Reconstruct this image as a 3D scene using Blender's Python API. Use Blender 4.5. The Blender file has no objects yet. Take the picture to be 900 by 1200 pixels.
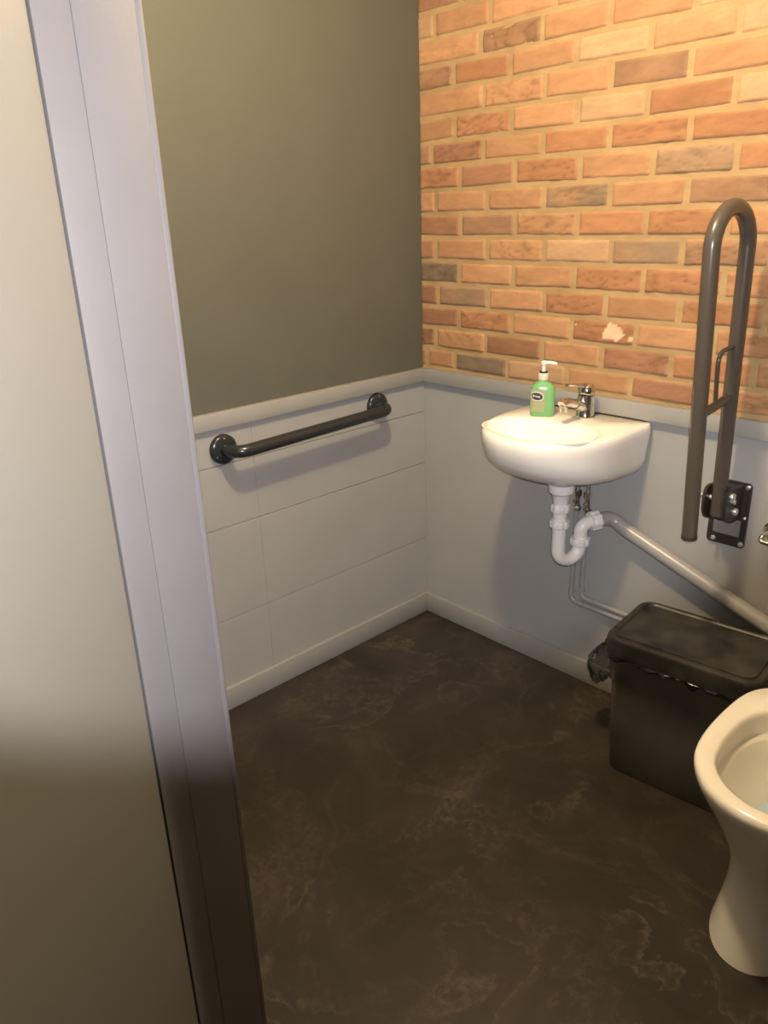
import bpy, bmesh, math, random
from mathutils import Vector, Matrix, noise
random.seed(7)
C = bpy.context.scene.collection
PI = math.pi

# ------------------------------------------------------------------ helpers
def srgb(r, g, b):
    def f(c):
        c /= 255.0
        return c / 12.92 if c <= 0.04045 else ((c + 0.055) / 1.055) ** 2.4
    return (f(r), f(g), f(b), 1.0)

def mat(name, col, rough=0.5, metal=0.0, spec=0.5, bump=0.0, bscale=60, vary=0.0, vscale=8, trans=0.0, coat=0.0, aniso=None):
    m = bpy.data.materials.new(name); m.use_nodes = True
    nt = m.node_tree; b = nt.nodes['Principled BSDF']
    b.inputs['Base Color'].default_value = col
    b.inputs['Roughness'].default_value = rough
    b.inputs['Metallic'].default_value = metal
    b.inputs['Specular IOR Level'].default_value = spec
    b.inputs['Transmission Weight'].default_value = trans
    b.inputs['Coat Weight'].default_value = coat
    b.inputs['Coat Roughness'].default_value = 0.06
    tc = nt.nodes.new('ShaderNodeTexCoord')
    if vary > 0:
        n = nt.nodes.new('ShaderNodeTexNoise'); n.inputs['Scale'].default_value = vscale; n.inputs['Detail'].default_value = 6
        r = nt.nodes.new('ShaderNodeValToRGB')
        c = col
        r.color_ramp.elements[0].position = 0.3; r.color_ramp.elements[1].position = 0.7
        r.color_ramp.elements[0].color = (c[0]*(1-vary), c[1]*(1-vary), c[2]*(1-vary), 1)
        r.color_ramp.elements[1].color = (min(1, c[0]*(1+vary)), min(1, c[1]*(1+vary)), min(1, c[2]*(1+vary)), 1)
        nt.links.new(tc.outputs['Object'], n.inputs['Vector']); nt.links.new(n.outputs['Fac'], r.inputs['Fac'])
        nt.links.new(r.outputs['Color'], b.inputs['Base Color'])
    if bump > 0:
        n2 = nt.nodes.new('ShaderNodeTexNoise'); n2.inputs['Scale'].default_value = bscale; n2.inputs['Detail'].default_value = 5
        bp = nt.nodes.new('ShaderNodeBump'); bp.inputs['Strength'].default_value = bump; bp.inputs['Distance'].default_value = 0.002
        nt.links.new(tc.outputs['Object'], n2.inputs['Vector']); nt.links.new(n2.outputs['Fac'], bp.inputs['Height'])
        nt.links.new(bp.outputs['Normal'], b.inputs['Normal'])
    return m

def obj(name, bm, m, parent=None, smooth=True, angle=40):
    bmesh.ops.recalc_face_normals(bm, faces=bm.faces)
    me = bpy.data.meshes.new(name); bm.to_mesh(me); bm.free()
    me.materials.append(m)
    if smooth:
        for p in me.polygons: p.use_smooth = True
        try: me.set_sharp_from_angle(angle=math.radians(angle))
        except Exception: pass
    o = bpy.data.objects.new(name, me); C.objects.link(o)
    if parent is not None:
        o.parent = parent
        o.matrix_parent_inverse = parent.matrix_basis.inverted()
    return o

def thing(name, label, cat, loc, rz=0, group=None):
    o = bpy.data.objects.new(name, None); C.objects.link(o)
    o.empty_display_size = 0.05
    o.location = loc; o.rotation_euler = (0, 0, rz)
    o['label'] = label; o['category'] = cat
    if group: o['group'] = group
    return o

def tag(o, label, cat, group=None):
    o['label'] = label; o['category'] = cat
    if group: o['group'] = group
    return o

def struct(name, bm, m, parent=None, smooth=False, angle=40):
    o = obj(name, bm, m, parent, smooth, angle)
    if parent is None: o['kind'] = 'structure'
    return o

def NB(): return bmesh.new()

def box(bm, x0, x1, y0, y1, z0, z1, bev=0.0, seg=2, M=None):
    r = bmesh.ops.create_cube(bm, size=1.0)
    vs = r['verts']
    for v in vs:
        v.co = Vector(((x0+x1)/2 + v.co.x*(x1-x0), (y0+y1)/2 + v.co.y*(y1-y0), (z0+z1)/2 + v.co.z*(z1-z0)))
    if bev > 0:
        es = list({e for v in vs for e in v.link_edges})
        rr = bmesh.ops.bevel(bm, geom=es, offset=bev, segments=seg, affect='EDGES', profile=0.5)
        vs = list({v for f in rr['faces'] for v in f.verts} | {v for v in vs if v.is_valid})
    if M is not None:
        for v in vs: v.co = M @ v.co
    return vs

def fillet(pts, R, n=8):
    pts = [Vector(p) for p in pts]; out = [pts[0]]
    for i in range(1, len(pts)-1):
        p = pts[i]; a = (pts[i-1]-p); b = (pts[i+1]-p)
        r = R[i-1] if isinstance(R, (list, tuple)) else R
        la, lb = a.length, b.length; a.normalize(); b.normalize()
        ang = a.angle(b)
        if ang > PI-0.02 or r <= 0: out.append(p); continue
        t = min(r/math.tan(ang/2), la*0.49 if i > 1 else la*0.95, lb*0.49 if i < len(pts)-2 else lb*0.95)
        s, e = p+a*t, p+b*t
        rr = t*math.tan(ang/2)
        cen = p + (a+b).normalized()*(rr/math.sin(ang/2))
        u = (s-cen); w = (e-cen); tot = u.angle(w); ax = u.cross(w).normalized()
        for k in range(n+1):
            out.append(cen + Matrix.Rotation(tot*k/n, 3, ax) @ u)
    out.append(pts[-1]); return out

def tube(bm, pts, r, seg=20, caps=True, dome=False):
    pts = [Vector(p) for p in pts]
    q = [pts[0]]
    for p in pts[1:]:
        if (p-q[-1]).length > 1e-5: q.append(p)
    pts = q
    rad = r if isinstance(r, (list, tuple)) else [r]*len(pts)
    T = []
    for i in range(len(pts)):
        a = pts[max(0, i-1)]; b = pts[min(len(pts)-1, i+1)]
        T.append((b-a).normalized())
    up = Vector((0, 0, 1)) if abs(T[0].z) < 0.9 else Vector((0, 1, 0))
    N = (up - T[0]*up.dot(T[0])).normalized()
    rings = []
    for i, p in enumerate(pts):
        if i: N = (N - T[i]*N.dot(T[i])).normalized()
        B = T[i].cross(N)
        rings.append([bm.verts.new(p + (N*math.cos(2*PI*k/seg) + B*math.sin(2*PI*k/seg))*rad[i]) for k in range(seg)])
    for i in range(len(rings)-1):
        for k in range(seg):
            bm.faces.new((rings[i][k], rings[i][(k+1) % seg], rings[i+1][(k+1) % seg], rings[i+1][k]))
    if caps:
        bm.faces.new(list(reversed(rings[0]))); bm.faces.new(rings[-1])

def lathe(bm, prof, M=None, seg=32):
    """prof: list of (radius, z); closed at both ends where radius is 0"""
    M = M or Matrix.Identity(4); rings = []
    for r, z in prof:
        if r < 1e-6: rings.append([bm.verts.new(M @ Vector((0, 0, z)))])
        else: rings.append([bm.verts.new(M @ Vector((r*math.cos(2*PI*k/seg), r*math.sin(2*PI*k/seg), z))) for k in range(seg)])
    for a, b in zip(rings, rings[1:]):
        for k in range(seg):
            k2 = (k+1) % seg
            if len(a) == 1 and len(b) == 1: continue
            if len(a) == 1: bm.faces.new((a[0], b[k], b[k2]))
            elif len(b) == 1: bm.faces.new((a[k], a[k2], b[0]))
            else: bm.faces.new((a[k], a[k2], b[k2], b[k]))
    if len(rings[0]) > 1: bm.faces.new(list(reversed(rings[0])))
    if len(rings[-1]) > 1: bm.faces.new(rings[-1])

def frame(origin, zdir):
    z = Vector(zdir).normalized()
    x = Vector((0, 0, 1)).cross(z) if abs(z.z) < 0.95 else Vector((1, 0, 0))
    x = (x - z*x.dot(z)).normalized(); y = z.cross(x)
    M = Matrix((x, y, z)).transposed().to_4x4(); M.translation = Vector(origin); return M

def loops(bm, secs, cap0=True, cap1=True, closed=True):
    """secs: list of lists of Vectors of the same length"""
    R = [[bm.verts.new(v) for v in s] for s in secs]
    n = len(R[0])
    for a, b in zip(R, R[1:]):
        for k in range(n):
            k2 = (k+1) % n
            bm.faces.new((a[k], a[k2], b[k2], b[k]))
    if cap0: bm.faces.new(list(reversed(R[0])))
    if cap1: bm.faces.new(R[-1])

def rim_fill(bm, outer, inner):
    """an outer shell and an inner hollow joined by a flat rim"""
    loops(bm, outer, True, False); loops(bm, inner, False, True)
    es = [e for e in bm.edges if e.is_boundary]
    bmesh.ops.triangle_fill(bm, use_beauty=True, use_dissolve=False, edges=es)

def resample(pl, n):
    L = [0]
    for a, b in zip(pl, pl[1:]): L.append(L[-1] + math.hypot(b[0]-a[0], b[1]-a[1]))
    out = []; j = 0
    for i in range(n):
        t = L[-1]*i/(n-1)
        while j < len(pl)-2 and L[j+1] < t: j += 1
        f = (t-L[j])/max(1e-9, L[j+1]-L[j]); f = min(1, max(0, f))
        out.append((pl[j][0]+(pl[j+1][0]-pl[j][0])*f, pl[j][1]+(pl[j+1][1]-pl[j][1])*f))
    return out

def smooth_poly(pl, it=2):
    for _ in range(it):
        o = [pl[0]]
        for a, b in zip(pl, pl[1:]):
            o += [(a[0]*.75+b[0]*.25, a[1]*.75+b[1]*.25), (a[0]*.25+b[0]*.75, a[1]*.25+b[1]*.75)]
        o.append(pl[-1]); pl = o
    return pl

def sym_loop(half, cx, z, n=40):
    """half profile (dx,y) from the front centre to the back centre, mirrored to a closed loop"""
    h = resample(half, n)
    L = [Vector((cx+dx, y, z)) for dx, y in h] + [Vector((cx-dx, y, z)) for dx, y in reversed(h[1:-1])]
    return L

def rrect(w, d, r, n=6):
    pts = []
    for sx, sy, a0 in ((1, 1, 0), (-1, 1, PI/2), (-1, -1, PI), (1, -1, 3*PI/2)):
        for k in range(n+1):
            a = a0 + PI/2*k/n
            pts.append((sx*(w/2-r) + r*math.cos(a), sy*(d/2-r) + r*math.sin(a)))
    return pts

# ------------------------------------------------------------------ materials
M_ = {}
M_['upper_paint'] = mat('dark olive grey wall paint', (0.098, 0.098, 0.078, 1), 0.55, spec=0.35, bump=0.12, bscale=160, vary=0.04, vscale=4)
M_['panel_paint'] = mat('pale grey gloss paint', (0.33, 0.332, 0.325, 1), 0.42, spec=0.4, bump=0.08, bscale=90, vary=0.03, vscale=5)
M_['trim_paint'] = mat('grey trim paint', (0.29, 0.29, 0.278, 1), 0.40, spec=0.4, bump=0.08, bscale=120, vary=0.03, vscale=9)
M_['frame_paint'] = mat('lavender grey frame paint', (0.178, 0.171, 0.172, 1), 0.55, spec=0.25, bump=0.1, bscale=140, vary=0.03, vscale=10)
M_['door_paint'] = mat('beige grey door paint', (0.18, 0.175, 0.155, 1), 0.45, spec=0.35, bump=0.06, bscale=150, vary=0.02, vscale=4)
M_['ceiling'] = mat('white ceiling paint', (0.6, 0.58, 0.53, 1), 0.8)
M_['hall'] = mat('hall wall paint', (0.12, 0.12, 0.11, 1), 0.7)
M_['ceramic'] = mat('white glazed ceramic', (0.86, 0.83, 0.77, 1), 0.12, spec=0.5)
M_['pan_ceramic'] = mat('cream white glazed ceramic', (0.84, 0.81, 0.74, 1), 0.14, spec=0.5)
M_['white_plastic'] = mat('white plastic', (0.74, 0.72, 0.71, 1), 0.35)
M_['pipe_paint'] = mat('grey painted pipe', (0.29, 0.285, 0.28, 1), 0.28, spec=0.5)
M_['chrome'] = mat('chrome', (0.72, 0.70, 0.67, 1), 0.12, metal=1.0)
M_['zinc'] = mat('bright zinc', (0.75, 0.72, 0.66, 1), 0.3, metal=0.8)
M_['braid'] = mat('steel braid', (0.35, 0.34, 0.32, 1), 0.4, metal=1.0, bump=0.8, bscale=700)
M_['rail'] = mat('dark slate blue gloss coating', (0.021, 0.024, 0.026, 1), 0.24, spec=0.5)
M_['drop_rail'] = mat('dark grey gloss coating', (0.074, 0.062, 0.050, 1), 0.24, spec=0.5)
M_['plate'] = mat('black brown powder coat', (0.034, 0.029, 0.024, 1), 0.35, spec=0.35)
M_['bin'] = mat('black scuffed plastic', (0.10, 0.095, 0.085, 1), 0.45, spec=0.45, bump=0.1, bscale=60, vary=0.3, vscale=7)
M_['bin_lid'] = mat('dusty black plastic', (0.030, 0.028, 0.025, 1), 0.40, spec=0.45, bump=0.1, bscale=40, vary=0.65, vscale=16)
M_['film'] = mat('black liner film', (0.012, 0.012, 0.012, 1), 0.18, spec=0.6, bump=0.6, bscale=45)
M_['backing'] = mat('grey plastic backing', (0.19, 0.175, 0.165, 1), 0.6)
M_['water'] = mat('blue tinted water', (0.40, 0.52, 0.60, 1), 0.05, spec=0.5)
M_['soap'] = mat('green liquid soap', (0.26, 0.60, 0.26, 1), 0.18, trans=0.35)
M_['soap_label'] = mat('pale green clear label', (0.30, 0.34, 0.19, 1), 0.3)
M_['label_dark'] = mat('dark oval print', (0.03, 0.035, 0.045, 1), 0.4)
M_['label_white'] = mat('white print', (0.75, 0.75, 0.72, 1), 0.4)
M_['clear_plastic'] = mat('milky collar plastic', (0.62, 0.58, 0.48, 1), 0.25)
M_['dark_gap'] = mat('dark rubber', (0.03, 0.028, 0.026, 1), 0.7)

def floor_material():
    m = bpy.data.materials.new('dark slate vinyl'); m.use_nodes = True
    nt = m.node_tree; b = nt.nodes['Principled BSDF']; L = nt.links.new
    tc = nt.nodes.new('ShaderNodeTexCoord')
    def N(scale, det, dist=0.0, rough=0.6):
        n = nt.nodes.new('ShaderNodeTexNoise'); n.inputs['Scale'].default_value = scale
        n.inputs['Detail'].default_value = det; n.inputs['Distortion'].default_value = dist; n.inputs['Roughness'].default_value = rough
        L(tc.outputs['Object'], n.inputs['Vector']); return n
    def ramp(src, stops):
        r = nt.nodes.new('ShaderNodeValToRGB'); e = r.color_ramp.elements
        while len(e) < len(stops): e.new(0.5)
        for q, (p, c) in zip(e, stops): q.position = p; q.color = c
        L(src, r.inputs['Fac']); return r
    def mix(f, a, bb, mode='MIX'):
        x = nt.nodes.new('ShaderNodeMix'); x.data_type = 'RGBA'; x.blend_type = mode
        if hasattr(f, 'links'): L(f, x.inputs[0])
        else: x.inputs[0].default_value = f
        L(a, x.inputs[6]); L(bb, x.inputs[7]); return x.outputs[2]
    base = ramp(N(3.2, 8, 0.8).outputs['Fac'], [(0.3, (0.019, 0.0155, 0.012, 1)), (0.55, (0.032, 0.0265, 0.0205, 1)), (0.75, (0.048, 0.040, 0.031, 1))])
    # ragged light veins: thin band of a distorted noise, broken up by another
    vn = N(2.3, 7, 1.6, 0.55)
    vein = ramp(vn.outputs['Fac'], [(0.485, (0, 0, 0, 1)), (0.50, (1, 1, 1, 1)), (0.535, (0.25, 0.25, 0.25, 1)), (0.56, (0, 0, 0, 1))])
    mask = ramp(N(1.7, 4, 0.3).outputs['Fac'], [(0.44, (0, 0, 0, 1)), (0.62, (1, 1, 1, 1))])
    grain = ramp(N(55, 6, 0.5, 0.7).outputs['Fac'], [(0.38, (0.1, 0.1, 0.1, 1)), (0.62, (1, 1, 1, 1))])
    f1 = mix(1.0, vein.outputs['Color'], mask.outputs['Color'], 'MULTIPLY')
    f2 = mix(1.0, f1, grain.outputs['Color'], 'MULTIPLY')
    light = nt.nodes.new('ShaderNodeRGB'); light.outputs[0].default_value = (0.115, 0.092, 0.068, 1)
    sc = nt.nodes.new('ShaderNodeMath'); sc.operation = 'MULTIPLY'; sc.inputs[1].default_value = 0.75
    L(f2, sc.inputs[0])
    c1 = mix(sc.outputs[0], base.outputs['Color'], light.outputs[0])
    # broad dusty patches
    d = mix(1.0, ramp(N(5.5, 9, 1.2, 0.65).outputs['Fac'], [(0.52, (0, 0, 0, 1)), (0.72, (0.42, 0.42, 0.42, 1))]).outputs['Color'], grain.outputs['Color'], 'MULTIPLY')
    c2 = mix(d, c1, light.outputs[0])
    L(c2, b.inputs['Base Color'])
    b.inputs['Roughness'].default_value = 0.5; b.inputs['Specular IOR Level'].default_value = 0.3
    bp = nt.nodes.new('ShaderNodeBump'); bp.inputs['Strength'].default_value = 0.35; bp.inputs['Distance'].default_value = 0.003
    L(vn.outputs['Fac'], bp.inputs['Height']); 
    b2 = nt.nodes.new('ShaderNodeBump'); b2.inputs['Strength'].default_value = 0.2; b2.inputs['Distance'].default_value = 0.001
    L(N(70, 6).outputs['Fac'], b2.inputs['Height']); L(bp.outputs['Normal'], b2.inputs['Normal'])
    L(b2.outputs['Normal'], b.inputs['Normal'])
    return m
M_['floor'] = floor_material()

def brick_material():
    m = bpy.data.materials.new('handmade clay brick and sandy mortar'); m.use_nodes = True
    nt = m.node_tree; b = nt.nodes['Principled BSDF']; L = nt.links.new
    at = nt.nodes.new('ShaderNodeAttribute'); at.attribute_name = 'brick_color'
    tc = nt.nodes.new('ShaderNodeTexCoord')
    mp = nt.nodes.new('ShaderNodeMapping'); mp.inputs['Scale'].default_value = (1, 1, 2.6); L(tc.outputs['Object'], mp.inputs['Vector'])
    n = nt.nodes.new('ShaderNodeTexNoise'); n.inputs['Scale'].default_value = 11; n.inputs['Detail'].default_value = 8; n.inputs['Roughness'].default_value = 0.6
    n.inputs['Distortion'].default_value = 0.6
    L(mp.outputs['Vector'], n.inputs['Vector'])
    r = nt.nodes.new('ShaderNodeValToRGB'); e = r.color_ramp.elements
    e[0].position = 0.28; e[0].color = (0.66, 0.62, 0.58, 1); e[1].position = 0.72; e[1].color = (1.3, 1.33, 1.33, 1)
    L(n.outputs['Fac'], r.inputs['Fac'])
    mx = nt.nodes.new('ShaderNodeMix'); mx.data_type = 'RGBA'; mx.blend_type = 'MULTIPLY'; mx.inputs[0].default_value = 0.42
    L(at.outputs['Color'], mx.inputs[6]); L(r.outputs['Color'], mx.inputs[7])
    L(mx.outputs[2], b.inputs['Base Color'])
    b.inputs['Roughness'].default_value = 0.85; b.inputs['Specular IOR Level'].default_value = 0.15
    n2 = nt.nodes.new('ShaderNodeTexNoise'); n2.inputs['Scale'].default_value = 90; n2.inputs['Detail'].default_value = 6
    L(tc.outputs['Object'], n2.inputs['Vector'])
    bp = nt.nodes.new('ShaderNodeBump'); bp.inputs['Strength'].default_value = 0.45; bp.inputs['Distance'].default_value = 0.003
    L(n2.outputs['Fac'], bp.inputs['Height']); L(bp.outputs['Normal'], b.inputs['Normal'])
    return m
M_['brick'] = brick_material()

# ------------------------------------------------------------------ the room shell
CEIL = 2.42; XR = 2.25; YD = -1.435; YO = -1.562; DJ = 0.945; DK = 1.875; HALL = -3.1
bm = NB(); box(bm, -0.4, 3.4, HALL, 0.1, -0.08, 0.0); struct('floor', bm, M_['floor'])
bm = NB(); box(bm, -0.4, 3.4, HALL, 0.1, CEIL, CEIL+0.08); struct('ceiling', bm, M_['ceiling'])
bm = NB(); box(bm, -0.1, 0.0, YD, 0.1, 0, CEIL); WL = struct('wall_left', bm, M_['upper_paint'])
bm = NB(); box(bm, XR, XR+0.1, YD, 0.1, 0, CEIL); struct('wall_right', bm, M_['upper_paint'])
# front wall with the doorway
bm = NB()
box(bm, -0.4, DJ-0.03, YO, YD, 0, CEIL); box(bm, DK+0.03, 3.4, YO, YD, 0, CEIL); box(bm, DJ-0.03, DK+0.03, YO, YD, 2.09, CEIL)
struct('wall_front', bm, M_['hall'])
bm = NB(); box(bm, -0.4, 3.4, HALL-0.1, HALL, 0, CEIL); struct('wall_hall', bm, M_['hall'])
bm = NB(); box(bm, -0.5, -0.4, HALL, YO, 0, CEIL); struct('wall_hall_left', bm, M_['hall'])
bm = NB(); box(bm, 3.4, 3.5, HALL, YO, 0, CEIL); struct('wall_hall_right', bm, M_['hall'])

# left wall lower half: painted tiles 300 mm high with hairline joints
bm = NB()
zs = [0.0, 0.305, 0.604, 0.795, 0.91]
ys = [-1.434, -1.344, -0.734, -0.001]
g = 0.0010
for z0, z1 in zip(zs, zs[1:]):
    for y0, y1 in zip(ys, ys[1:]):
        box(bm, -0.002, 0.006, y0+g*0.35, y1-g*0.35, z0+g, z1-g, 0.0008, 1)
p = struct('tile_panelling', bm, M_['panel_paint'], WL)
p['label'] = 'pale grey painted tiles below the rail'

# back wall: lower painted board and upper brickwork
bm = NB(); box(bm, -0.1, XR+0.1, 0.0, 0.1, 0, CEIL); WB = struct('wall_back', bm, M_['panel_paint'])

def build_brick_wall():
    bm = NB()
    col = bm.verts.layers.float_color.new('brick_color')
    beds = [0.9575, 1.024, 1.095, 1.165, 1.236, 1.308, 1.380, 1.451, 1.521, 1.592, 1.659, 1.729, 1.801, 1.868, 1.938, 2.008, 2.079, 2.150, 2.221, 2.292, 2.363, 2.42]
    J = [[0.025, 0.151, 0.370, 0.590, 0.798], [0.064, 0.279, 0.500, 0.703, 0.912], [0.166, 0.382, 0.598, 0.803], [0.077, 0.289, 0.499, 0.704, 0.918],
         [0.170, 0.383, 0.597, 0.810], [0.066, 0.281, 0.491, 0.708, 0.911], [0.173, 0.384, 0.598, 0.804], [0.067, 0.278, 0.484, 0.693, 0.905],
         [0.170, 0.379, 0.597, 0.810, 1.018], [0.054, 0.259, 0.474, 0.680, 0.898], [0.148, 0.364, 0.579, 0.780, 0.997], [0.258, 0.471, 0.674, 0.884],
         [0.141, 0.353, 0.569, 0.777, 0.988], [0.244, 0.458, 0.660, 0.881]]
    R_ = (0.36, 0.178, 0.090); O_ = (0.405, 0.222, 0.115); LT = (0.46, 0.29, 0.165); DR = (0.305, 0.157, 0.09)
    GY = (0.29, 0.20, 0.128); DG = (0.205, 0.148, 0.10); BR = (0.30, 0.175, 0.105); MO = (0.41, 0.280, 0.146)
    K = {'R': R_, 'O': O_, 'L': LT, 'D': DR, 'G': GY, 'K': DG, 'B': BR}
    # kind of each brick left to right as the courses show them
    P = ['DOKLODO', 'DODODRO', 'DROROOO', 'DGORORO', 'KOORROO', 'DOOLGBO', 'DBORROO', 'OOOGOBO', 'RDROGRO', 'BDORRRO', 'OROLRLO', 'OOOBOLO', 'BROLOLR', 'OBOOLOO']
    rs = random.Random(11)
    wx0, wx1 = 0.0, XR
    for ci in range(len(beds)-1):
        z0, z1 = beds[ci]+0.0032, beds[ci+1]-0.0032
        js = list(J[ci]) if ci < len(J) else [0.065 + (0.105 if ci % 2 else 0.0)]
        while js[-1] < wx1-0.12: js.append(js[-1] + 0.2135 + rs.uniform(-0.004, 0.004))
        xs = [wx0-0.008] + js + [wx1+0.008]
        for bi, (xa, xb) in enumerate(zip(xs, xs[1:])):
            x0, x1 = xa+0.0038+rs.uniform(-.001, .0015), xb-0.0038+rs.uniform(-.0015, .001)
            if x1-x0 < 0.012: continue
            k = P[ci][bi] if ci < len(P) and bi < len(P[ci]) else rs.choice('RROOODLBRO')
            c = Vector(K[k]); j = rs.uniform(0.90, 1.1); c = c*j
            alt = c*rs.uniform(0.72, 0.95) if k in 'GKB' else c*rs.uniform(0.85, 1.15)
            alt2 = Vector(O_)*0.9 if k in 'GB' else alt
            seed = Vector((rs.uniform(0, 90), rs.uniform(0, 90), rs.uniform(0, 90)))
            nx = max(4, int((x1-x0)/0.006)); nz = 11
            prot = rs.uniform(0.0048, 0.0075); tilt = rs.uniform(-0.0018, 0.0018); sag = rs.uniform(-0.002, 0.002)
            rough = rs.choice([0.4, 0.6, 0.8, 1.0, 1.6, 2.2])
            fold = rs.uniform(-0.25, 0.25)
            V = []
            for a in range(nx+1):
                row = []
                for q in range(nz+1):
                    u, w = a/nx, q/nz
                    eu = min(u, 1-u)*(x1-x0); ew = min(w, 1-w)*(z1-z0)
                    x = x0+(x1-x0)*u; z = z0+(z1-z0)*w + sag*(u-0.5)*2
                    wob = noise.noise(Vector((x*22, z*22, 3))+seed)
                    wob2 = noise.noise(Vector((x*70, z*70, 9))+seed)
                    if w in (0, 1): z += 0.0034*wob + 0.0016*wob2
                    if u in (0, 1): x += 0.0034*wob + 0.0018*wob2
                    edge = min(eu, ew)
                    round_ = max(0.0, 1-edge/0.010)**2
                    pz = Vector((x*14, (z + fold*(x-x0))*60, 0))+seed
                    crease = 1-abs(noise.noise(pz))*2.6
                    crease = max(0, crease)**4
                    pit = noise.noise(Vector((x*55, z*80, 5))+seed)
                    fine = noise.noise(Vector((x*150, z*190, 7))+seed)
                    yy = -(prot + tilt*(u-0.5)*2 + rough*(0.0009*pit + 0.0004*fine + 0.0010*wob) - rough*0.0013*crease) + round_*0.0050
                    if a in (0, nx) or q in (0, nz): yy = 0.004
                    v = bm.verts.new((x, yy, z))
                    t = 0.5+0.7*noise.noise(Vector((x*11, z*16, 21))+seed)
                    t = min(1, max(0, t))
                    cc = c.lerp(alt, t)
                    if k in 'GB': cc = cc.lerp(alt2, min(1, max(0, 0.35+1.2*noise.noise(Vector((x*9, z*14, 40))+seed)))*0.55)
                    cc = cc*(1-(0.30 if rough > 1.2 else 0.08)*crease)
                    # lime bloom on the brick above the basin
                    if ci == 2 and bi == 3:
                        q1 = noise.noise(Vector((x*38, z*38, 77)))
                        inx = max(0, 1-abs(x-0.742)/0.062); inz = max(0, 1-abs(z-(1.138-(x-0.70)*0.16))/0.03)
                        if inx*inz + q1*0.5 > 0.34: cc = cc.lerp(Vector((0.72, 0.52, 0.36)), 0.85)
                    # mortar smeared over the arrises
                    sm = max(0, 1-edge/0.008)*max(0, 0.75+1.0*wob)
                    cc = cc.lerp(Vector(MO), min(0.85, sm))
                    v[col] = (cc[0], cc[1], cc[2], 1)
                    row.append(v)
                V.append(row)
            for a in range(nx):
                for q in range(nz):
                    bm.faces.new((V[a][q], V[a+1][q], V[a+1][q+1], V[a][q+1]))
    # mortar bed, gently uneven
    nx, nz = 220, 150
    G = []
    for a in range(nx+1):
        row = []
        for q in range(nz+1):
            x = wx0+(wx1-wx0)*a/nx; z = 0.94+(CEIL-0.94)*q/nz
            d = noise.noise(Vector((x*25, z*25, 50)))*0.0012 + noise.noise(Vector((x*70, z*70, 60)))*0.0008
            v = bm.verts.new((x, -0.0015+d, z))
            f = 0.92+0.14*noise.noise(Vector((x*7, z*7, 70)))
            v[col] = (MO[0]*f, MO[1]*f, MO[2]*f*0.98, 1); row.append(v)
        G.append(row)
    for a in range(nx):
        for q in range(nz):
            bm.faces.new((G[a][q], G[a+1][q], G[a+1][q+1], G[a][q+1]))
    for f in bm.faces:
        if f.normal.y > 0: f.normal_flip()
    me = bpy.data.meshes.new('brickwork'); bm.to_mesh(me); bm.free()
    me.materials.append(M_['brick'])
    for q in me.polygons: q.use_smooth = True
    o = bpy.data.objects.new('brickwork', me); C.objects.link(o); o.parent = WB
    o['label'] = 'orange handmade brickwork above the rail'
build_brick_wall()

# dado rails, skirting boards
bm = NB(); box(bm, 0.0, XR, -0.022, 0.0, 0.906, 0.952, 0.0025, 2); struct('trim_1', bm, M_['trim_paint'], smooth=True)
bm = NB(); box(bm, 0.0, 0.022, YD, -0.0222, 0.906, 0.952, 0.0025, 2); struct('trim_2', bm, M_['trim_paint'], smooth=True)
bm = NB(); box(bm, 0.0, XR, -0.015, 0.0, 0.0, 0.077, 0.003, 2); struct('baseboard_back', bm, M_['trim_paint'], smooth=True)
bm = NB(); box(bm, 0.006, 0.020, YD, -0.0152, 0.0, 0.077, 0.003, 2); struct('baseboard_left', bm, M_['trim_paint'], smooth=True)

# door lining, its stop and the inner architrave on the left of the doorway
bm = NB(); box(bm, DJ-0.03, DJ-0.0025, YO, -1.4435, 0, 2.06, 0.0015, 2); box(bm, DK+0.0025, DK+0.03, YO, -1.4435, 0, 2.06, 0.0015, 2)
box(bm, DJ-0.03, DK+0.03, YO, -1.4435, 2.06, 2.09, 0.0015, 2); struct('trim_3', bm, M_['frame_paint'], smooth=True)
bm = NB(); box(bm, DJ-0.006, DJ, -1.5185, -1.4420, 0, 2.057, 0.0016, 2); box(bm, DK, DK+0.006, -1.5185, -1.4420, 0, 2.057, 0.0016, 2)
box(bm, DJ, DK, -1.5185, -1.4420, 2.051, 2.0565, 0.0016, 2); struct('trim_4', bm, M_['frame_paint'], smooth=True)
bm = NB(); box(bm, DJ-0.075, DJ-0.002, -1.4415, -1.4315, 0, 2.12, 0.003, 3); struct('trim_5', bm, M_['frame_paint'], smooth=True)

bm = NB(); box(bm, DK+0.006, DK+0.076, YO-0.020, YO-0.0005, 0, 2.12, 0.003, 3); struct('light_block_trim', bm, M_['frame_paint'], smooth=True)  # added strip out of view, keeps the hall fill lamp off the left lining
# open door leaf
HM = Matrix.Translation((DJ-0.003, YO-0.003, 0)) @ Matrix.Rotation(math.radians(17), 4, 'Z')   # ajar by a little less than a right angle
bm = NB(); box(bm, -0.044, 0.0, -0.90, 0.0, 0.006, 2.05, 0.002, 2, HM)
D = struct('door_1', bm, M_['door_paint'], smooth=True)
for hz in (0.25, 1.05, 1.85):
    bm = NB(); lathe(bm, [(0, -0.05), (0.0055, -0.05), (0.0055, 0.05), (0, 0.05)], Matrix.Translation((DJ-0.052, YO-0.007, hz)), 16)
    obj('hinge', bm, M_['zinc'], D)

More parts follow.
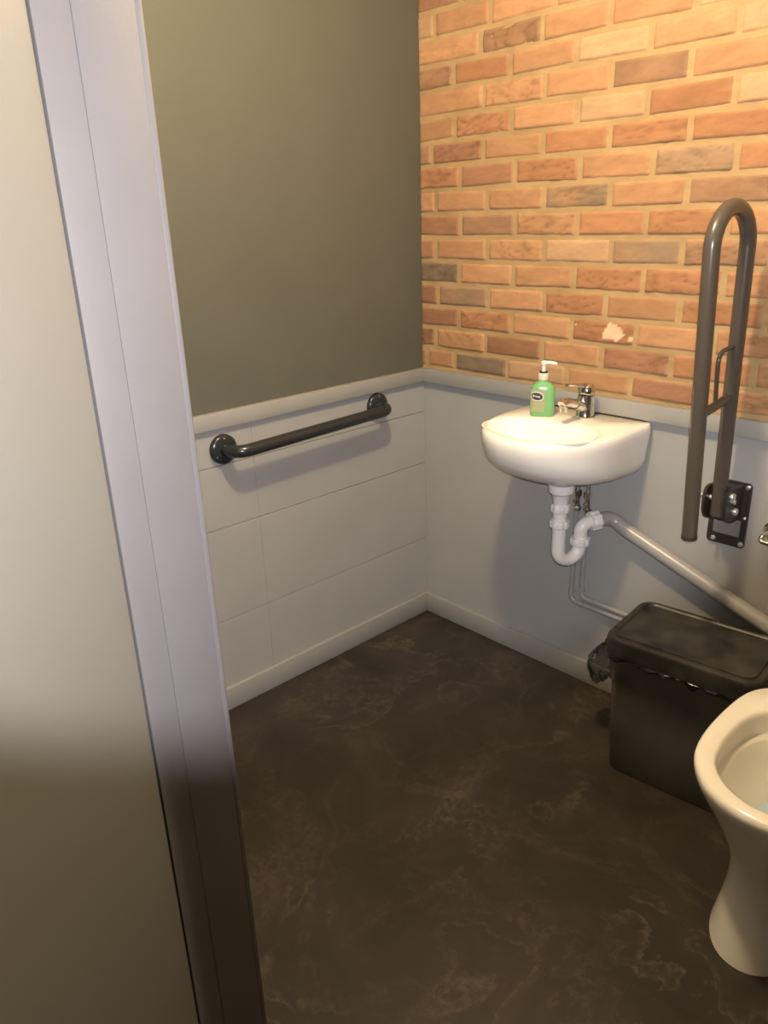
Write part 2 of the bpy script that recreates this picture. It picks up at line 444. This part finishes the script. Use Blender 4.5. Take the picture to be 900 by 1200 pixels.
# ------------------------------------------------------------------ wall hung basin
BX = 0.688
def basin_half(hw, front, back, e=2.35, ymid=None):
    ymid = ymid if ymid is not None else front*0.36
    pl = []
    for k in range(41):
        t = PI/2*k/40
        s, c = math.sin(t), math.cos(t)
        pl.append((hw*abs(s)**(2/e), ymid + (front-ymid)*abs(c)**(2/e)))
    if back > ymid:
        rb = min(0.02, hw*0.3)
        pl += [(hw, back-rb)] + [(hw-rb+rb*math.cos(a), back-rb+rb*math.sin(a)) for a in (PI/8, PI/4, 3*PI/8)] + [(hw-rb, back), (0, back)]
    return pl
def oval_half(hw, y0, y1, e=2.3):
    ym = (y0+y1)/2
    return [(hw*abs(math.sin(PI*k/60))**(2/e), ym + (y0-ym)*math.copysign(abs(math.cos(PI*k/60))**(2/e), math.cos(PI*k/60))) for k in range(61)]
basin = thing('wash_basin', 'small white wall hung wash basin under the brickwork', 'wash basin', (BX, 0, 0.70))
bm = NB()
T = -0.001
secs = [sym_loop(basin_half(hw, fr, bk, 2.3, ym), BX, z) for z, hw, fr, bk, ym in (
    (0.731, 0.055, -0.255, -0.120, -0.19), (0.735, 0.085, -0.280, -0.080, -0.18), (0.744, 0.122, -0.312, -0.045, -0.17),
    (0.760, 0.160, -0.342, -0.006, -0.16), (0.780, 0.178, -0.364, T, -0.155), (0.803, 0.187, -0.381, T, -0.15),
    (0.830, 0.189, -0.390, T, -0.148), (0.858, 0.193, -0.397, T, -0.146), (0.878, 0.195, -0.400, T, -0.145), (0.890, 0.194, -0.399, T, -0.145),
    (0.897, 0.191, -0.395, T, -0.145), (0.9005, 0.185, -0.388, T-0.004, -0.145))]
ins = [sym_loop(oval_half(hw, y0, y1, e), BX, z) for z, hw, y0, y1, e in (
    (0.9005, 0.168, -0.372, -0.160, 2.5), (0.898, 0.160, -0.364, -0.168, 2.5), (0.888, 0.154, -0.357, -0.175, 2.5), (0.86, 0.145, -0.346, -0.180, 2.4),
    (0.82, 0.120, -0.325, -0.184, 2.3), (0.79, 0.085, -0.29, -0.186, 2.1), (0.775, 0.045, -0.25, -0.19, 2.0), (0.772, 0.024, -0.238, -0.192, 2.0))]
for sec in secs:
    for v in sec:
        v.z += max(0, (0.865-v.z)/0.13)*(0.17 if v.y < -0.15 else 0.09)*(-v.y-0.15)
rim_fill(bm, secs, ins)
obj('bowl', bm, M_['ceramic'], basin, angle=60)
bm = NB(); lathe(bm, [(0, 0), (0.022, 0), (0.022, 0.003), (0.017, 0.0045), (0.015, 0.002), (0, 0.002)], Matrix.Translation((BX, -0.215, 0.7722)), 28)
obj('waste_ring', bm, M_['chrome'], basin)

# ------------------------------------------------------------------ mixer tap
TX, TY, TZ = 0.708, -0.076, 0.9005
tap = thing('mixer_tap', 'chrome lever mixer tap on the back of the basin', 'tap', (TX, TY, TZ))
bm = NB()
lathe(bm, [(0, 0), (0.027, 0), (0.028, 0.004), (0.0255, 0.010), (0.0243, 0.03), (0.0238, 0.062), (0.0232, 0.066), (0, 0.066)], Matrix.Translation((TX, TY, TZ)), 32)
obj('body', bm, M_['chrome'], tap)
bm = NB()
pts = [(TX, TY-0.01, TZ+0.032), (TX, TY-0.05, TZ+0.048), (TX, TY-0.09, TZ+0.060), (TX, TY-0.112, TZ+0.061), (TX, TY-0.118, TZ+0.057)]
tube(bm, fillet(pts, 0.02, 5), [0.0145]*3+[0.0125]*(len(fillet(pts, 0.02, 5))-3), 20)
sp = obj('spout', bm, M_['chrome'], tap)
bm = NB(); lathe(bm, [(0, 0), (0.0095, 0), (0.0105, 0.003), (0.0105, 0.02), (0, 0.02)], Matrix.Translation((TX, TY-0.108, TZ+0.036)), 22)
obj('aerator', bm, M_['chrome'], sp)
bm = NB()
lathe(bm, [(0, 0), (0.0232, 0), (0.0243, 0.004), (0.0238, 0.018), (0.019, 0.027), (0.010, 0.031), (0, 0.032)], frame((TX, TY, TZ+0.067), (0, 0.12, 1)), 32)
loops(bm, [[Vector((TX+w*sx, y, TZ+z+t*sz)) for sx, sz in ((1, 0.3), (0.7, 1), (-0.7, 1), (-1, 0.3), (-0.7, -1), (0.7, -1))] for y, w, t, z in (
    (TY-0.008, 0.012, 0.0065, 0.089), (TY-0.035, 0.0105, 0.0055, 0.097), (TY-0.07, 0.0095, 0.0045, 0.104), (TY-0.093, 0.0095, 0.004, 0.108), (TY-0.098, 0.007, 0.003, 0.109))])
obj('lever', bm, M_['chrome'], tap)

# ------------------------------------------------------------------ soap bottle
sx, sy, sz = 0.602, -0.134, 0.9008
rot = math.atan2(1.27, 1.83)           # broad face turned towards the doorway
soap = thing('soap_bottle', 'green liquid soap pump bottle standing on the basin beside the tap', 'soap bottle', (sx, sy, sz), rot)
MS = Matrix.Translation((sx, sy, sz)) @ Matrix.Rotation(rot, 4, 'Z') @ Matrix.Diagonal((.97, .97, .90, 1))
bm = NB()
S_ = []
for z, w, d, r in ((0, .064, .036, .014), (.003, .070, .041, .017), (.03, .073, .043, .018), (.07, .073, .043, .018), (.088, .069, .041, .018), (.100, .056, .036, .016), (.108, .038, .030, .0145), (.112, .028, .027, .0132), (.116, .026, .026, .0129)):
    S_.append([MS @ Vector((x, y, z)) for x, y in rrect(w, d, r, 6)])
loops(bm, S_); body = obj('bottle', bm, M_['soap'], soap, angle=60)
def label_patch(bm, u0, u1, v0, v1, off, n=18):
    pass
# front label curved round the left of the bottle
sec = rrect(.0736, .0436, .0183, 8)
per = resample([(x, y) for x, y in sec] + [sec[0]], 181)
def on_label(s, z, off=0.0):
    """s: metres along the front from the bottle's middle (negative to the left)"""
    hw, hd, r = .0736/2, .0436/2, .0183
    flat = hw-r
    if abs(s) <= flat: p, nrm = Vector((s, -hd, z)), Vector((0, -1, 0))
    else:
        a = min((abs(s)-flat)/r, PI/2); sg = math.copysign(1, s)
        nrm = Vector((sg*math.sin(a), -math.cos(a), 0)); p = Vector((sg*flat, -hd+r, z)) + nrm*r
    return MS @ (p+nrm*off)
bm = NB()
cols_ = [[bm.verts.new(on_label(-0.040+0.047*i/16, z, 0.0004)) for z in (0.016, 0.087)] for i in range(17)]
for a, b in zip(cols_, cols_[1:]): bm.faces.new((a[0], b[0], b[1], a[1]))
lab = obj('label', bm, M_['soap_label'], soap); lab['label'] = 'pale green label on the left of the bottle'
def ell_patch(rx, rz, s0, z0, off, ring=False, tilt=-0.25):
    bm = NB(); n = 32; cen = None
    P1 = []
    for rr in ((1.0, 0.86) if ring else (1.0, 0.5)):
        row = []
        for k in range(n):
            a = 2*PI*k/n; u, w = rx*rr*math.cos(a), rz*rr*math.sin(a)
            row.append(bm.verts.new(on_label(s0+u*math.cos(tilt)-w*math.sin(tilt), z0+u*math.sin(tilt)+w*math.cos(tilt), off)))
        P1.append(row)
    for k in range(n): bm.faces.new((P1[0][k], P1[0][(k+1) % n], P1[1][(k+1) % n], P1[1][k]))
    if not ring:
        c = bm.verts.new(on_label(s0, z0, off))
        for k in range(n): bm.faces.new((P1[1][k], P1[1][(k+1) % n], c))
    return bm
obj('oval_print', ell_patch(.0175, .0120, -.016, .066, .0008), M_['label_dark'], lab)
obj('oval_border', ell_patch(.0195, .0140, -.016, .066, .0006), M_['label_white'], lab)
bm = NB()    # pale, unreadable stroke across the oval
for i, (s, z, w, hh) in enumerate(((-.0255, .0685, .0022, .005), (-.0215, .0672, .0028, .0036), (-.0175, .0662, .0028, .0036), (-.0135, .0652, .0028, .0036), (-.0092, .0645, .0026, .0055))):
    c = [bm.verts.new(on_label(s+a*w/2, z+b*hh/2, .0011)) for a, b in ((-1, -1), (1, -1), (1, 1), (-1, 1))]
    bm.faces.new(c)
obj('lettering', bm, M_['label_white'], lab)
bm = NB(); lathe(bm, [(0, .116), (.0155, .116), (.016, .118), (.016, .134), (.0145, .137), (0, .137)], MS, 26); obj('collar', bm, M_['clear_plastic'], soap)
bm = NB(); lathe(bm, [(0, .137), (.012, .137), (.012, .1415), (0, .1415)], MS, 24); obj('neck_ring', bm, M_['dark_gap'], soap)
bm = NB()
lathe(bm, [(0, .141), (.0055, .141), (.0055, .160), (.0085, .163), (.0092, .171), (.007, .1735), (0, .174)], MS, 22)
tube(bm, [MS @ Vector(q) for q in ((0, 0, .168), (.018, .0, .1685), (.032, 0, .1665), (.036, 0, .163))], [.0058, .0052, .0045, .0042], 14)
obj('pump', bm, M_['label_white'], soap)

# ------------------------------------------------------------------ waste trap under the basin
trap = thing('sink_trap', 'white plastic bottle-neck trap pipe under the wash basin', 'pipe trap', (0.724, -0.2, 0.48))
trap['label'] = 'white plastic u-bend trap hanging under the wash basin'
tx, ty = 0.724, -0.198
bm = NB()
lathe(bm, [(0, .7372), (.036, .7372), (.036, .722), (.0345, .713), (.030, .7115), (.0245, .704), (.0225, .687), (.0215, .684), (.0215, .650), (0, .650)], Matrix.Translation((tx, ty, 0)), 32)
obj('tailpiece', bm, M_['white_plastic'], trap)
def nut(c, ax, r=.0275, h=.022, lugs=8):
    bm = NB(); M = frame(c, ax); n = 48; S_ = []
    for z, k in ((-h/2, .93), (-h/2+.003, 1), (h/2-.003, 1), (h/2, .93)):
        S_.append([M @ Vector(((r*k+(0.0022 if math.cos(lugs*2*PI*i/n) > 0.45 else 0))*math.cos(2*PI*i/n), (r*k+(0.0022 if math.cos(lugs*2*PI*i/n) > 0.45 else 0))*math.sin(2*PI*i/n), z)) for i in range(n)])
    loops(bm, S_); return obj('nut', bm, M_['white_plastic'], trap, angle=30)
nut((tx, ty, .664), (0, 0, 1), .0245, .024)
bm = NB()
ex, ey = 0.751, -0.128           # second leg of the bend
up = Vector((ex-tx, ey-ty, 0)).normalized()
P0 = [(tx, ty, .655), (tx, ty, .497), (ex, ey, .497), (ex, ey, .545)]
tube(bm, fillet(P0, .0395, 12), .0195, 24)
tube(bm, [(tx, ty, .655), (tx, ty, .60)], .0165, 24)
obj('u_bend', bm, M_['white_plastic'], trap)
nut((tx, ty, .616), (0, 0, 1), .0255, .022)
nut((ex, ey, .548), (0, 0, 1), .0265, .022)
bm = NB()
out = Vector((0.45, 0.89, 0.12)).normalized()
E0 = Vector((ex, ey, .600)); E1 = E0 + out*0.06
tube(bm, fillet([(ex, ey, .545), E0, E1], .026, 10), .0195, 24)
obj('elbow', bm, M_['white_plastic'], trap)
nut(E0+out*0.044, out, .0275, .028)

# sloping waste pipe along the wall
bm = NB()
WP = [E0+out*0.0615, Vector((0.797, -0.036, 0.606)), Vector((0.84, -0.034, 0.580)), Vector((1.27, -0.034, 0.425)), Vector((1.36, -0.034, 0.3926))]
tube(bm, fillet(WP, [.04, .12, 0.2], 8), .0215, 26)
tag(obj('waste_pipe', bm, M_['pipe_paint']), 'thick grey waste pipe sloping down the wall to the right of the trap', 'pipe')

# supply pipes
def supply(px, zb, name_label, hx, vz):
    t = thing('supply_pipe', name_label, 'pipe', (px, -0.018, zb), 0, 'water supply pipes under the basin')
    bm = NB(); tube(bm, fillet([(px, -.018, .60), (px, -.018, zb), (1.32, -.018, zb-.013)], .022, 8), .0078, 16)
    obj('pipe', bm, M_['pipe_paint'], t)
    for zz in (zb+.03,):
        bm = NB(); tube(bm, [(px, -.018, zz-.008), (px, -.018, zz+.008)], .0098, 16); obj('joint', bm, M_['pipe_paint'], t)
    bm = NB(); tube(bm, [(px+.03, -.018, zb-.0005), (px+.046, -.018, zb-.0008)], .0098, 16); obj('joint', bm, M_['pipe_paint'], t)
    bm = NB(); tube(bm, [(px, -.018, .592), (px, -.018, .606)], .0125, 6); tube(bm, [(px, -.018, .604), (px, -.018, .640)], .009, 16); tube(bm, [(px, -.018, .638), (px, -.018, .656)], .0125, 6)
    tube(bm, [(px, -.018, .622), (px, -.033, .622)], .006, 12)
    obj('valve', bm, M_['chrome'], t)
    bm = NB(); tube(bm, fillet([(px, -.018, .655), (px, -.018, .70), (hx, -.030, .725), (hx, -.030, .734)], .03, 6), .0062, 14)
    obj('hose', bm, M_['braid'], t)
    return t
supply(0.664, 0.281, 'left and lower of the two thin grey water pipes under the basin', 0.690, .63)
supply(0.700, 0.303, 'right and upper of the two thin grey water pipes under the basin', 0.716, .63)

# ------------------------------------------------------------------ grab rail on the left wall
gr = thing('grab_rail', 'dark horizontal grab rail on the grey tiled left wall', 'grab rail', (0.006, -0.536, 0.85))
bm = NB()
yL, yR, zL, zR, dep = -0.838, -0.236, 0.843, 0.858, 0.082
tube(bm, fillet([(0.008, yL, zL), (dep, yL+.004, zL+.001), (dep, yR-.004, zR), (0.008, yR, zR)], .042, 10), .0185, 26)
obj('bar', bm, M_['rail'], gr)
for yy, zz in ((yL, zL), (yR, zR)):
    bm = NB(); lathe(bm, [(0, 0), (.0425, 0), (.044, .003), (.0435, .010), (.040, .0145), (.030, .018), (.018, .019), (0, .019)], frame((0.0062, yy, zz), (1, 0, 0)), 40)
    fl = obj('flange', bm, M_['rail'], gr)
    for k in range(3):
        a = PI/2 + 2*PI*k/3
        bm = NB(); lathe(bm, [(0, 0), (.0048, 0), (.0045, .0018), (.002, .003), (0, .0032)], frame((0.0205, yy+.031*math.cos(a), zz+.031*math.sin(a)), (1, 0, 0)), 14)
        obj('screw', bm, M_['zinc'], fl)

# ------------------------------------------------------------------ fold-down rail on the back wall
XD = 1.115
fd = thing('fold_down_rail', 'dark fold-down support rail folded upright against the brick wall', 'support rail', (XD, 0, 0.60))
bm = NB()
A0, A1 = Vector((XD, -.078, .712)), Vector((XD, -.109, 1.362))
B1, B0 = Vector((XD, -.285, 1.370)), Vector((XD, -.2245, .698))
dv = (A1-A0).normalized()
cen = (A1+B1)/2; half = (A1-B1)/2
path = [A0, A1]
for k in range(1, 24):
    a = PI*k/24
    path.append(cen + half*math.cos(a) + Vector((0, 0, 1))*half.length*0.93*math.sin(a))
path += [B1, B0]
def densify(P):
    o = []
    for a, b in zip(P, P[1:]):
        n = max(1, int((b-a).length/0.08))
        o += [a.lerp(b, i/n) for i in range(n)]
    return o+[P[-1]]
tube(bm, densify(path), .0178, 26)
obj('rail_tube', bm, M_['drop_rail'], fd)
bm = NB(); tube(bm, [B0+Vector((0, -.0003, .004)), B0+Vector((0, .0005, -.006))], .0186, 26); obj('end_cap', bm, M_['dark_gap'], fd)
bm = NB(); tube(bm, [(XD, -.252, 1.003), (XD, -.10, 1.022)], .0105, 16); obj('cross_bar', bm, M_['drop_rail'], fd)
bm = NB(); tube(bm, fillet([(XD, -.172, 1.012), (XD, -.183, 1.09), (XD, -.186, 1.139), (XD, -.10, 1.145)], .03, 8), .0052, 14); obj('paper_holder', bm, M_['drop_rail'], fd)
# wall plate with a window
bm = NB()
x0, x1, z0, z1 = 1.065, 1.165, .606, .785
wx0, wx1, wz0, wz1 = 1.078, 1.150, .634, .682
def plate_loop(y, grow=0.0):
    pts = rrect(x1-x0-2*grow, z1-z0-2*grow, .010, 6)
    return [Vector(((x0+x1)/2+a, y, (z0+z1)/2+b)) for a, b in pts]
def win_loop(y):
    pts = rrect(wx1-wx0, wz1-wz0, .002, 6)
    return [Vector(((wx0+wx1)/2+a, y, (wz0+wz1)/2+b)) for a, b in pts]
Ls = [plate_loop(-.0005), plate_loop(-.007), plate_loop(-.008, .0012), win_loop(-.008), win_loop(-.0005)]
R0 = [[bm.verts.new(v) for v in s] for s in Ls]; n = len(R0[0])
for a, b in zip(R0, R0[1:]+[R0[0]]):
    for k in range(n): bm.faces.new((a[k], a[(k+1) % n], b[(k+1) % n], b[k]))
pl = obj('wall_plate', bm, M_['plate'], fd, angle=30)
for xx, zz in ((1.156, .776), (1.157, .618), (1.084, .618), (1.074, .776), (1.158, .692)):
    r = .0068 if zz != .692 else .004
    bm = NB(); lathe(bm, [(0, 0), (r, 0), (r*.9, .003), (r*.4, .0045), (0, .0048)], frame((xx, -.008, zz), (0, -1, 0)), 16); obj('screw', bm, M_['zinc'], pl)
bm = NB(); box(bm, 1.074, 1.154, -.0045, -.0006, .630, .686); obj('plate_backing', bm, M_['backing'], pl)
# hinge: two cheeks, pivot and stop bolts
def cheek(xa, xb):
    bm = NB()
    prof = [(-.008, .688), (-.060, .690), (-.088, .700), (-.104, .722), (-.108, .752), (-.104, .782), (-.085, .790), (-.050, .786), (-.008, .783)]
    prof = smooth_poly(prof+[prof[0]], 1)[:-1]
    loops(bm, [[Vector((x, y, z)) for y, z in prof] for x in (xa, xb)])
    return obj('hinge_cheek', bm, M_['plate'], fd, angle=30)
cheek(1.0835, 1.0905); cheek(1.139, 1.146)
bm = NB(); box(bm, 1.0905, 1.139, -.062, -.008, .690, .782, .004, 2); obj('hinge_block', bm, M_['plate'], fd)
bm = NB(); tube(bm, [(1.069, -.078, .755), (1.156, -.078, .755)], .0062, 18); lathe(bm, [(0, 0), (.0105, 0), (.0105, .006), (.009, .008), (0, .008)], frame((1.146, -.082, .768), (1, 0, 0)), 20)
lathe(bm, [(0, 0), (.0095, 0), (.0095, .008), (.0075, .010), (0, .010)], frame((1.0835, -.078, .760), (-1, 0, 0)), 20)
obj('pivot_bolt', bm, M_['zinc'], fd)
bm = NB(); lathe(bm, [(0, 0), (.0095, 0), (.0095, .007), (.008, .009), (0, .009)], frame((1.146, -.055, .722), (1, 0, 0)), 20); obj('stop_bolt', bm, M_['zinc'], fd)

# ------------------------------------------------------------------ toilet
PX = 1.517
wc = thing('toilet', 'cream white ceramic toilet pan with raised seatless rim at the right', 'toilet', (PX, -0.4, 0))
wc['label'] = 'cream white ceramic toilet pan with no seat beside the black bin'
rim = smooth_poly([(0, -.748), (.022, -.748), (.05, -.741), (.078, -.730), (.111, -.706), (.144, -.662), (.161, -.622), (.172, -.55), (.174, -.46), (.171, -.392), (.160, -.345), (.137, -.315), (.115, -.290), (.112, -.24), (.112, -.10), (.112, -.006), (.11, -.004), (0, -.004)], 2)
def rim_in(k, yoff=0.0):
    p = [(0, -.714), (.022, -.713), (.057, -.699), (.087, -.676), (.111, -.645), (.123, -.602), (.129, -.55), (.129, -.485), (.119, -.437), (.101, -.406), (.07, -.382), (.03, -.372), (0, -.371)]
    p = smooth_poly(p, 2); cy = -.54
    return [(dx*k, cy+(y-cy)*k+yoff) for dx, y in p]
def pan_sec(hw, yf, ym, yb, e=2.1):
    pl = [(hw*abs(math.sin(PI/2*k/40))**(2/e), ym+(yf-ym)*abs(math.cos(PI/2*k/40))**(2/e)) for k in range(41)]
    return pl + [(hw*1.0, (ym+yb)/2), (hw, yb), (0, yb)]
def grow(pl, d):
    return [(max(0, dx*(1-d)), (y+.35)*(1-d)-.35 if y < -.3 else y) for dx, y in pl]
bm = NB()
secs = [sym_loop(pan_sec(.098, -.682, -.52, -.20), PX, 0, 60), sym_loop(pan_sec(.096, -.680, -.52, -.20), PX, .01, 60),
        sym_loop(pan_sec(.088, -.664, -.52, -.19), PX, .06, 60), sym_loop(pan_sec(.083, -.650, -.51, -.18), PX, .12, 60),
        sym_loop(pan_sec(.085, -.646, -.50, -.15), PX, .18, 60), sym_loop(pan_sec(.098, -.660, -.50, -.10), PX, .235, 60),
        sym_loop(pan_sec(.120, -.690, -.49, -.06), PX, .29, 60), sym_loop(grow(rim, .10), PX, .345, 60), sym_loop(grow(rim, .035), PX, .385, 60),
        sym_loop(grow(rim, .006), PX, .405, 60), sym_loop(rim, PX, .418, 60), sym_loop(grow(rim, .006), PX, .427, 60), sym_loop(grow(rim, .03), PX, .431, 60),
        sym_loop(rim_in(1.035), PX, .431, 60), sym_loop(rim_in(1.0), PX, .428, 60), sym_loop(rim_in(.985), PX, .42, 60), sym_loop(rim_in(.985), PX, .382, 60),
        sym_loop(rim_in(.97), PX, .376, 60), sym_loop(rim_in(.91), PX, .374, 60), sym_loop(rim_in(.885), PX, .368, 60),
        sym_loop(rim_in(.84, .005), PX, .33, 60), sym_loop(rim_in(.70, .015), PX, .27, 60), sym_loop(rim_in(.52, .03), PX, .215, 60), sym_loop(rim_in(.36, .04), PX, .17, 60), sym_loop(rim_in(.2, .045), PX, .15, 60)]
rim_fill(bm, secs[:13], secs[13:])
obj('pan', bm, M_['pan_ceramic'], wc, angle=60)
bm = NB()
loops(bm, [sym_loop(rim_in(.585, .024), PX, .232, 60), sym_loop(rim_in(.588, .024), PX, .234, 60)])
obj('water', bm, M_['water'], wc)
bm = NB()
loops(bm, [[Vector((PX+a, -.092+b, z)) for a, b in rrect(w, d, .025, 6)] for z, w, d in ((.431, .33, .15), (.445, .35, .165), (.70, .375, .175), (.76, .378, .176))])
obj('cistern', bm, M_['pan_ceramic'], wc, angle=50)
bm = NB()
loops(bm, [[Vector((PX+a, -.094+b, z)) for a, b in rrect(w, d, .027, 6)] for z, w, d in ((.760, .388, .180), (.765, .392, .184), (.782, .392, .184), (.790, .380, .172))])
obj('cistern_lid', bm, M_['pan_ceramic'], wc, angle=50)

# ------------------------------------------------------------------ black bin with its liner
br = math.radians(5.5)
MB = Matrix.Translation((1.157, -.207, 0)) @ Matrix.Rotation(br, 4, 'Z')
bn = thing('waste_bin', 'black lidded plastic waste bin between the basin pipes and the toilet', 'bin', (1.157, -.207, 0), br)
def bsec(w, d, r, z, dy=0): return [MB @ Vector((x, y+dy, z)) for x, y in rrect(w, d, r, 7)]
bm = NB()
loops(bm, [bsec(.322, .200, .03, .0), bsec(.330, .207, .032, .006), bsec(.345, .222, .033, .17), bsec(.352, .228, .034, .284), bsec(.361, .236, .035, .290), bsec(.366, .241, .036, .362), bsec(.374, .247, .036, .366), bsec(.374, .247, .036, .372)])
obj('bin_body', bm, M_['bin'], bn, angle=35)
bm = NB()
loops(bm, [bsec(.380, .253, .038, .370), bsec(.388, .260, .040, .370), bsec(.387, .259, .040, .410), bsec(.385, .257, .040, .416), bsec(.379, .251, .038, .4195), bsec(.352, .226, .030, .4200),
           bsec(.350, .224, .029, .4235), bsec(.346, .220, .027, .4240), bsec(.340, .214, .026, .4190), bsec(.333, .207, .024, .4175), bsec(.20, .10, .02, .418)])
obj('lid', bm, M_['bin_lid'], bn, angle=35)
# film caught under the lid
bm = NB(); A, B, Cc, Dd = [], [], [], []
base = resample([(x, y) for x, y in rrect(.376, .249, .036, 10)] + [rrect(.376, .249, .036, 10)[0]], 241)[:-1]
for lay, (gw, zt) in enumerate(((.0, .3715), (.005, .368), (.007, .364), (.004, .360), (0.000, .358))):
    row = []
    for i, (x, y) in enumerate(base):
        nn = noise.noise(Vector((x*45, y*45, lay*.4))); l = math.hypot(x, y)
        wv = 1+0.9*nn
        row.append(bm.verts.new(MB @ Vector((x*(1+gw*wv/l), y*(1+gw*wv/l), zt-0.004*(noise.noise(Vector((x*22, y*22, 5)))) - (0.004*lay*nn)))))
    A.append(row)
for a, b in zip(A, A[1:]):
    for k in range(240): bm.faces.new((a[k], a[(k+1) % 240], b[(k+1) % 240], b[k]))
obj('liner_edge', bm, M_['film'], bn, angle=25)
# knotted loop of liner on the bin's left side
def film_material():
    m = M_['film'].copy(); m.name = 'thin black film'
    b = m.node_tree.nodes['Principled BSDF']; b.inputs['Alpha'].default_value = 0.5; b.inputs['Roughness'].default_value = 0.12; b.inputs['Specular IOR Level'].default_value = 0.9
    return m
bm = NB()
bmesh.ops.create_icosphere(bm, subdivisions=5, radius=1.0)
kc = Vector((0.910, -.222, .258))
for v in bm.verts:
    c = v.co.copy()
    pin = 1-0.55*max(0, c.z)**1.2
    d = 1 + 0.22*noise.noise(c*1.6+Vector((3, 1, 7))) - 0.24*max(0, 1-abs(noise.noise(c*2.4))*3.2)**2 + 0.05*noise.noise(c*7)
    v.co = kc + Vector((c.x*.040*pin*d, c.y*.050*pin*d, c.z*.072*d)) + Vector((0.014*max(0, c.z), 0, 0))
obj('liner_bag', bm, film_material(), bn, angle=30)
bm = NB()
pts = []
for k in range(60):
    t = k/59; a = t*2*PI*1.6
    pts.append(Vector((.932+.010*math.cos(a)+.016*t, -.222+.016*math.sin(a), .318+.03*t)))
tube(bm, pts, [.008+.004*math.sin(k*.9)**2 for k in range(60)], 10)
bmesh.ops.create_icosphere(bm, subdivisions=4, radius=1.0, matrix=Matrix.Translation((.945, -.222, .335)))
for v in bm.verts:
    c = v.co-Vector((.945, -.222, .335))
    if c.length > .9:
        c = c.normalized(); d = 1+.35*noise.noise(c*3)
        v.co = Vector((.945, -.222, .335))+Vector((c.x*.022*d, c.y*.030*d, c.z*.028*d))
obj('liner_knot', bm, M_['film'], bn, angle=30)

# ------------------------------------------------------------------ small chrome bracket at the right edge
hk = thing('paper_hook', 'small curved chrome holder on the grey wall beside the rail plate', 'holder', (1.226, 0, .676))
bm = NB(); lathe(bm, [(0, .0005), (.020, .0005), (.020, .005), (.016, .009), (.008, .011), (0, .011)], frame((1.226, 0, .676), (0, -1, 0)), 26); obj('rose', bm, M_['chrome'], hk)
bm = NB(); tube(bm, fillet([(1.226, -.006, .676), (1.224, -.050, .676), (1.219, -.058, .662), (1.312, -.060, .658)], .018, 8), .0058, 16); obj('arm', bm, M_['chrome'], hk)

# ------------------------------------------------------------------ lamps
def lamp(x, y, label, power, color, radius, drop):
    t = thing('ceiling_light', label, 'ceiling light', (x, y, CEIL), 0)
    bm = NB(); lathe(bm, [(0, -.0005), (.062, -.0005), (.062, -.008), (.056, -.014), (.026, -.017), (.024, -.06-max(0, drop-.15)), (0, -.06-max(0, drop-.15))], Matrix.Translation((x, y, CEIL)), 40)
    obj('lamp_holder', bm, M_['label_white'], t)
    d = bpy.data.lights.new('lamp', 'POINT'); d.shadow_soft_size = radius; d.energy = power; d.color = color
    o = bpy.data.objects.new('lamp', d); C.objects.link(o); o.location = (x, y, CEIL-drop); o['kind'] = 'structure'
lamp(0.99, -1.02, 'round lamp on the ceiling in the middle of the toilet room', 80, (1.0, 0.76, 0.46), .05, .17)
t = thing('hall_fill_light', 'added fill lamp, out of view on the hallway wall right of the doorway', 'fill light', (3.1, YO, 1.45), 0)
bm = NB(); lathe(bm, [(0, .0005), (.06, .0005), (.06, .010), (.05, .016), (.020, .018), (.018, .03), (0, .03)], frame((3.1, YO, 1.45), (0, -1, 0)), 36); obj('lamp_holder', bm, M_['label_white'], t)  # holder made up to go with the fill lamp
d = bpy.data.lights.new('lamp', 'POINT'); d.shadow_soft_size = .03; d.energy = 75; d.color = (1, .80, .54)  # unseen warm fill, added to brighten the lower door leaf
o = bpy.data.objects.new('lamp', d); C.objects.link(o); o.location = (3.1, YO-.046, 1.45); o['kind'] = 'structure'

w = bpy.data.worlds.new('world'); bpy.context.scene.world = w; w.use_nodes = True
w.node_tree.nodes['Background'].inputs[0].default_value = (.5, .52, .6, 1); w.node_tree.nodes['Background'].inputs[1].default_value = 0.05

# ------------------------------------------------------------------ camera
cd = bpy.data.cameras.new('camera'); cam = bpy.data.objects.new('camera', cd); C.objects.link(cam)
r = Vector((0.6867822503600931, 0.7262335593190118, -0.030248271176480712))
dn = Vector((0.24322466449880883, -0.2688294050099378, -0.9319723781215004))
fw = Vector((-0.6849612420931336, 0.6327049615111631, -0.36126517754883236))
Mc = Matrix((r, -dn, -fw)).transposed().to_4x4(); Mc.translation = Vector((1.87858024, -1.94517708, 1.45676652))
cam.matrix_world = Mc
cd.sensor_fit = 'VERTICAL'; cd.sensor_height = 36; cd.lens = 901.94/1200*36; cd.clip_start = 0.02
sc = bpy.context.scene; sc.camera = cam
sc.view_settings.view_transform = 'Standard'; sc.view_settings.look = 'None'; sc.view_settings.gamma = 1.0; sc.view_settings.use_curve_mapping = False
sc.view_settings.exposure = 0.0
# the phone's own flash, a soft cone beside the lens
d = bpy.data.lights.new('camera_flash', 'SPOT'); d.energy = 112; d.color = (1.0, .965, 1.0); d.spot_size = math.radians(107); d.spot_blend = 0.22; d.shadow_soft_size = .006
o = bpy.data.objects.new('camera_flash', d); C.objects.link(o); o['kind'] = 'structure'
o.location = Mc.translation - dn*0.022 + r*0.012
aim = r*((250-450)/901.94) + dn*((0-600)/901.94) + fw
o.rotation_euler = aim.to_track_quat('-Z', 'Y').to_euler()
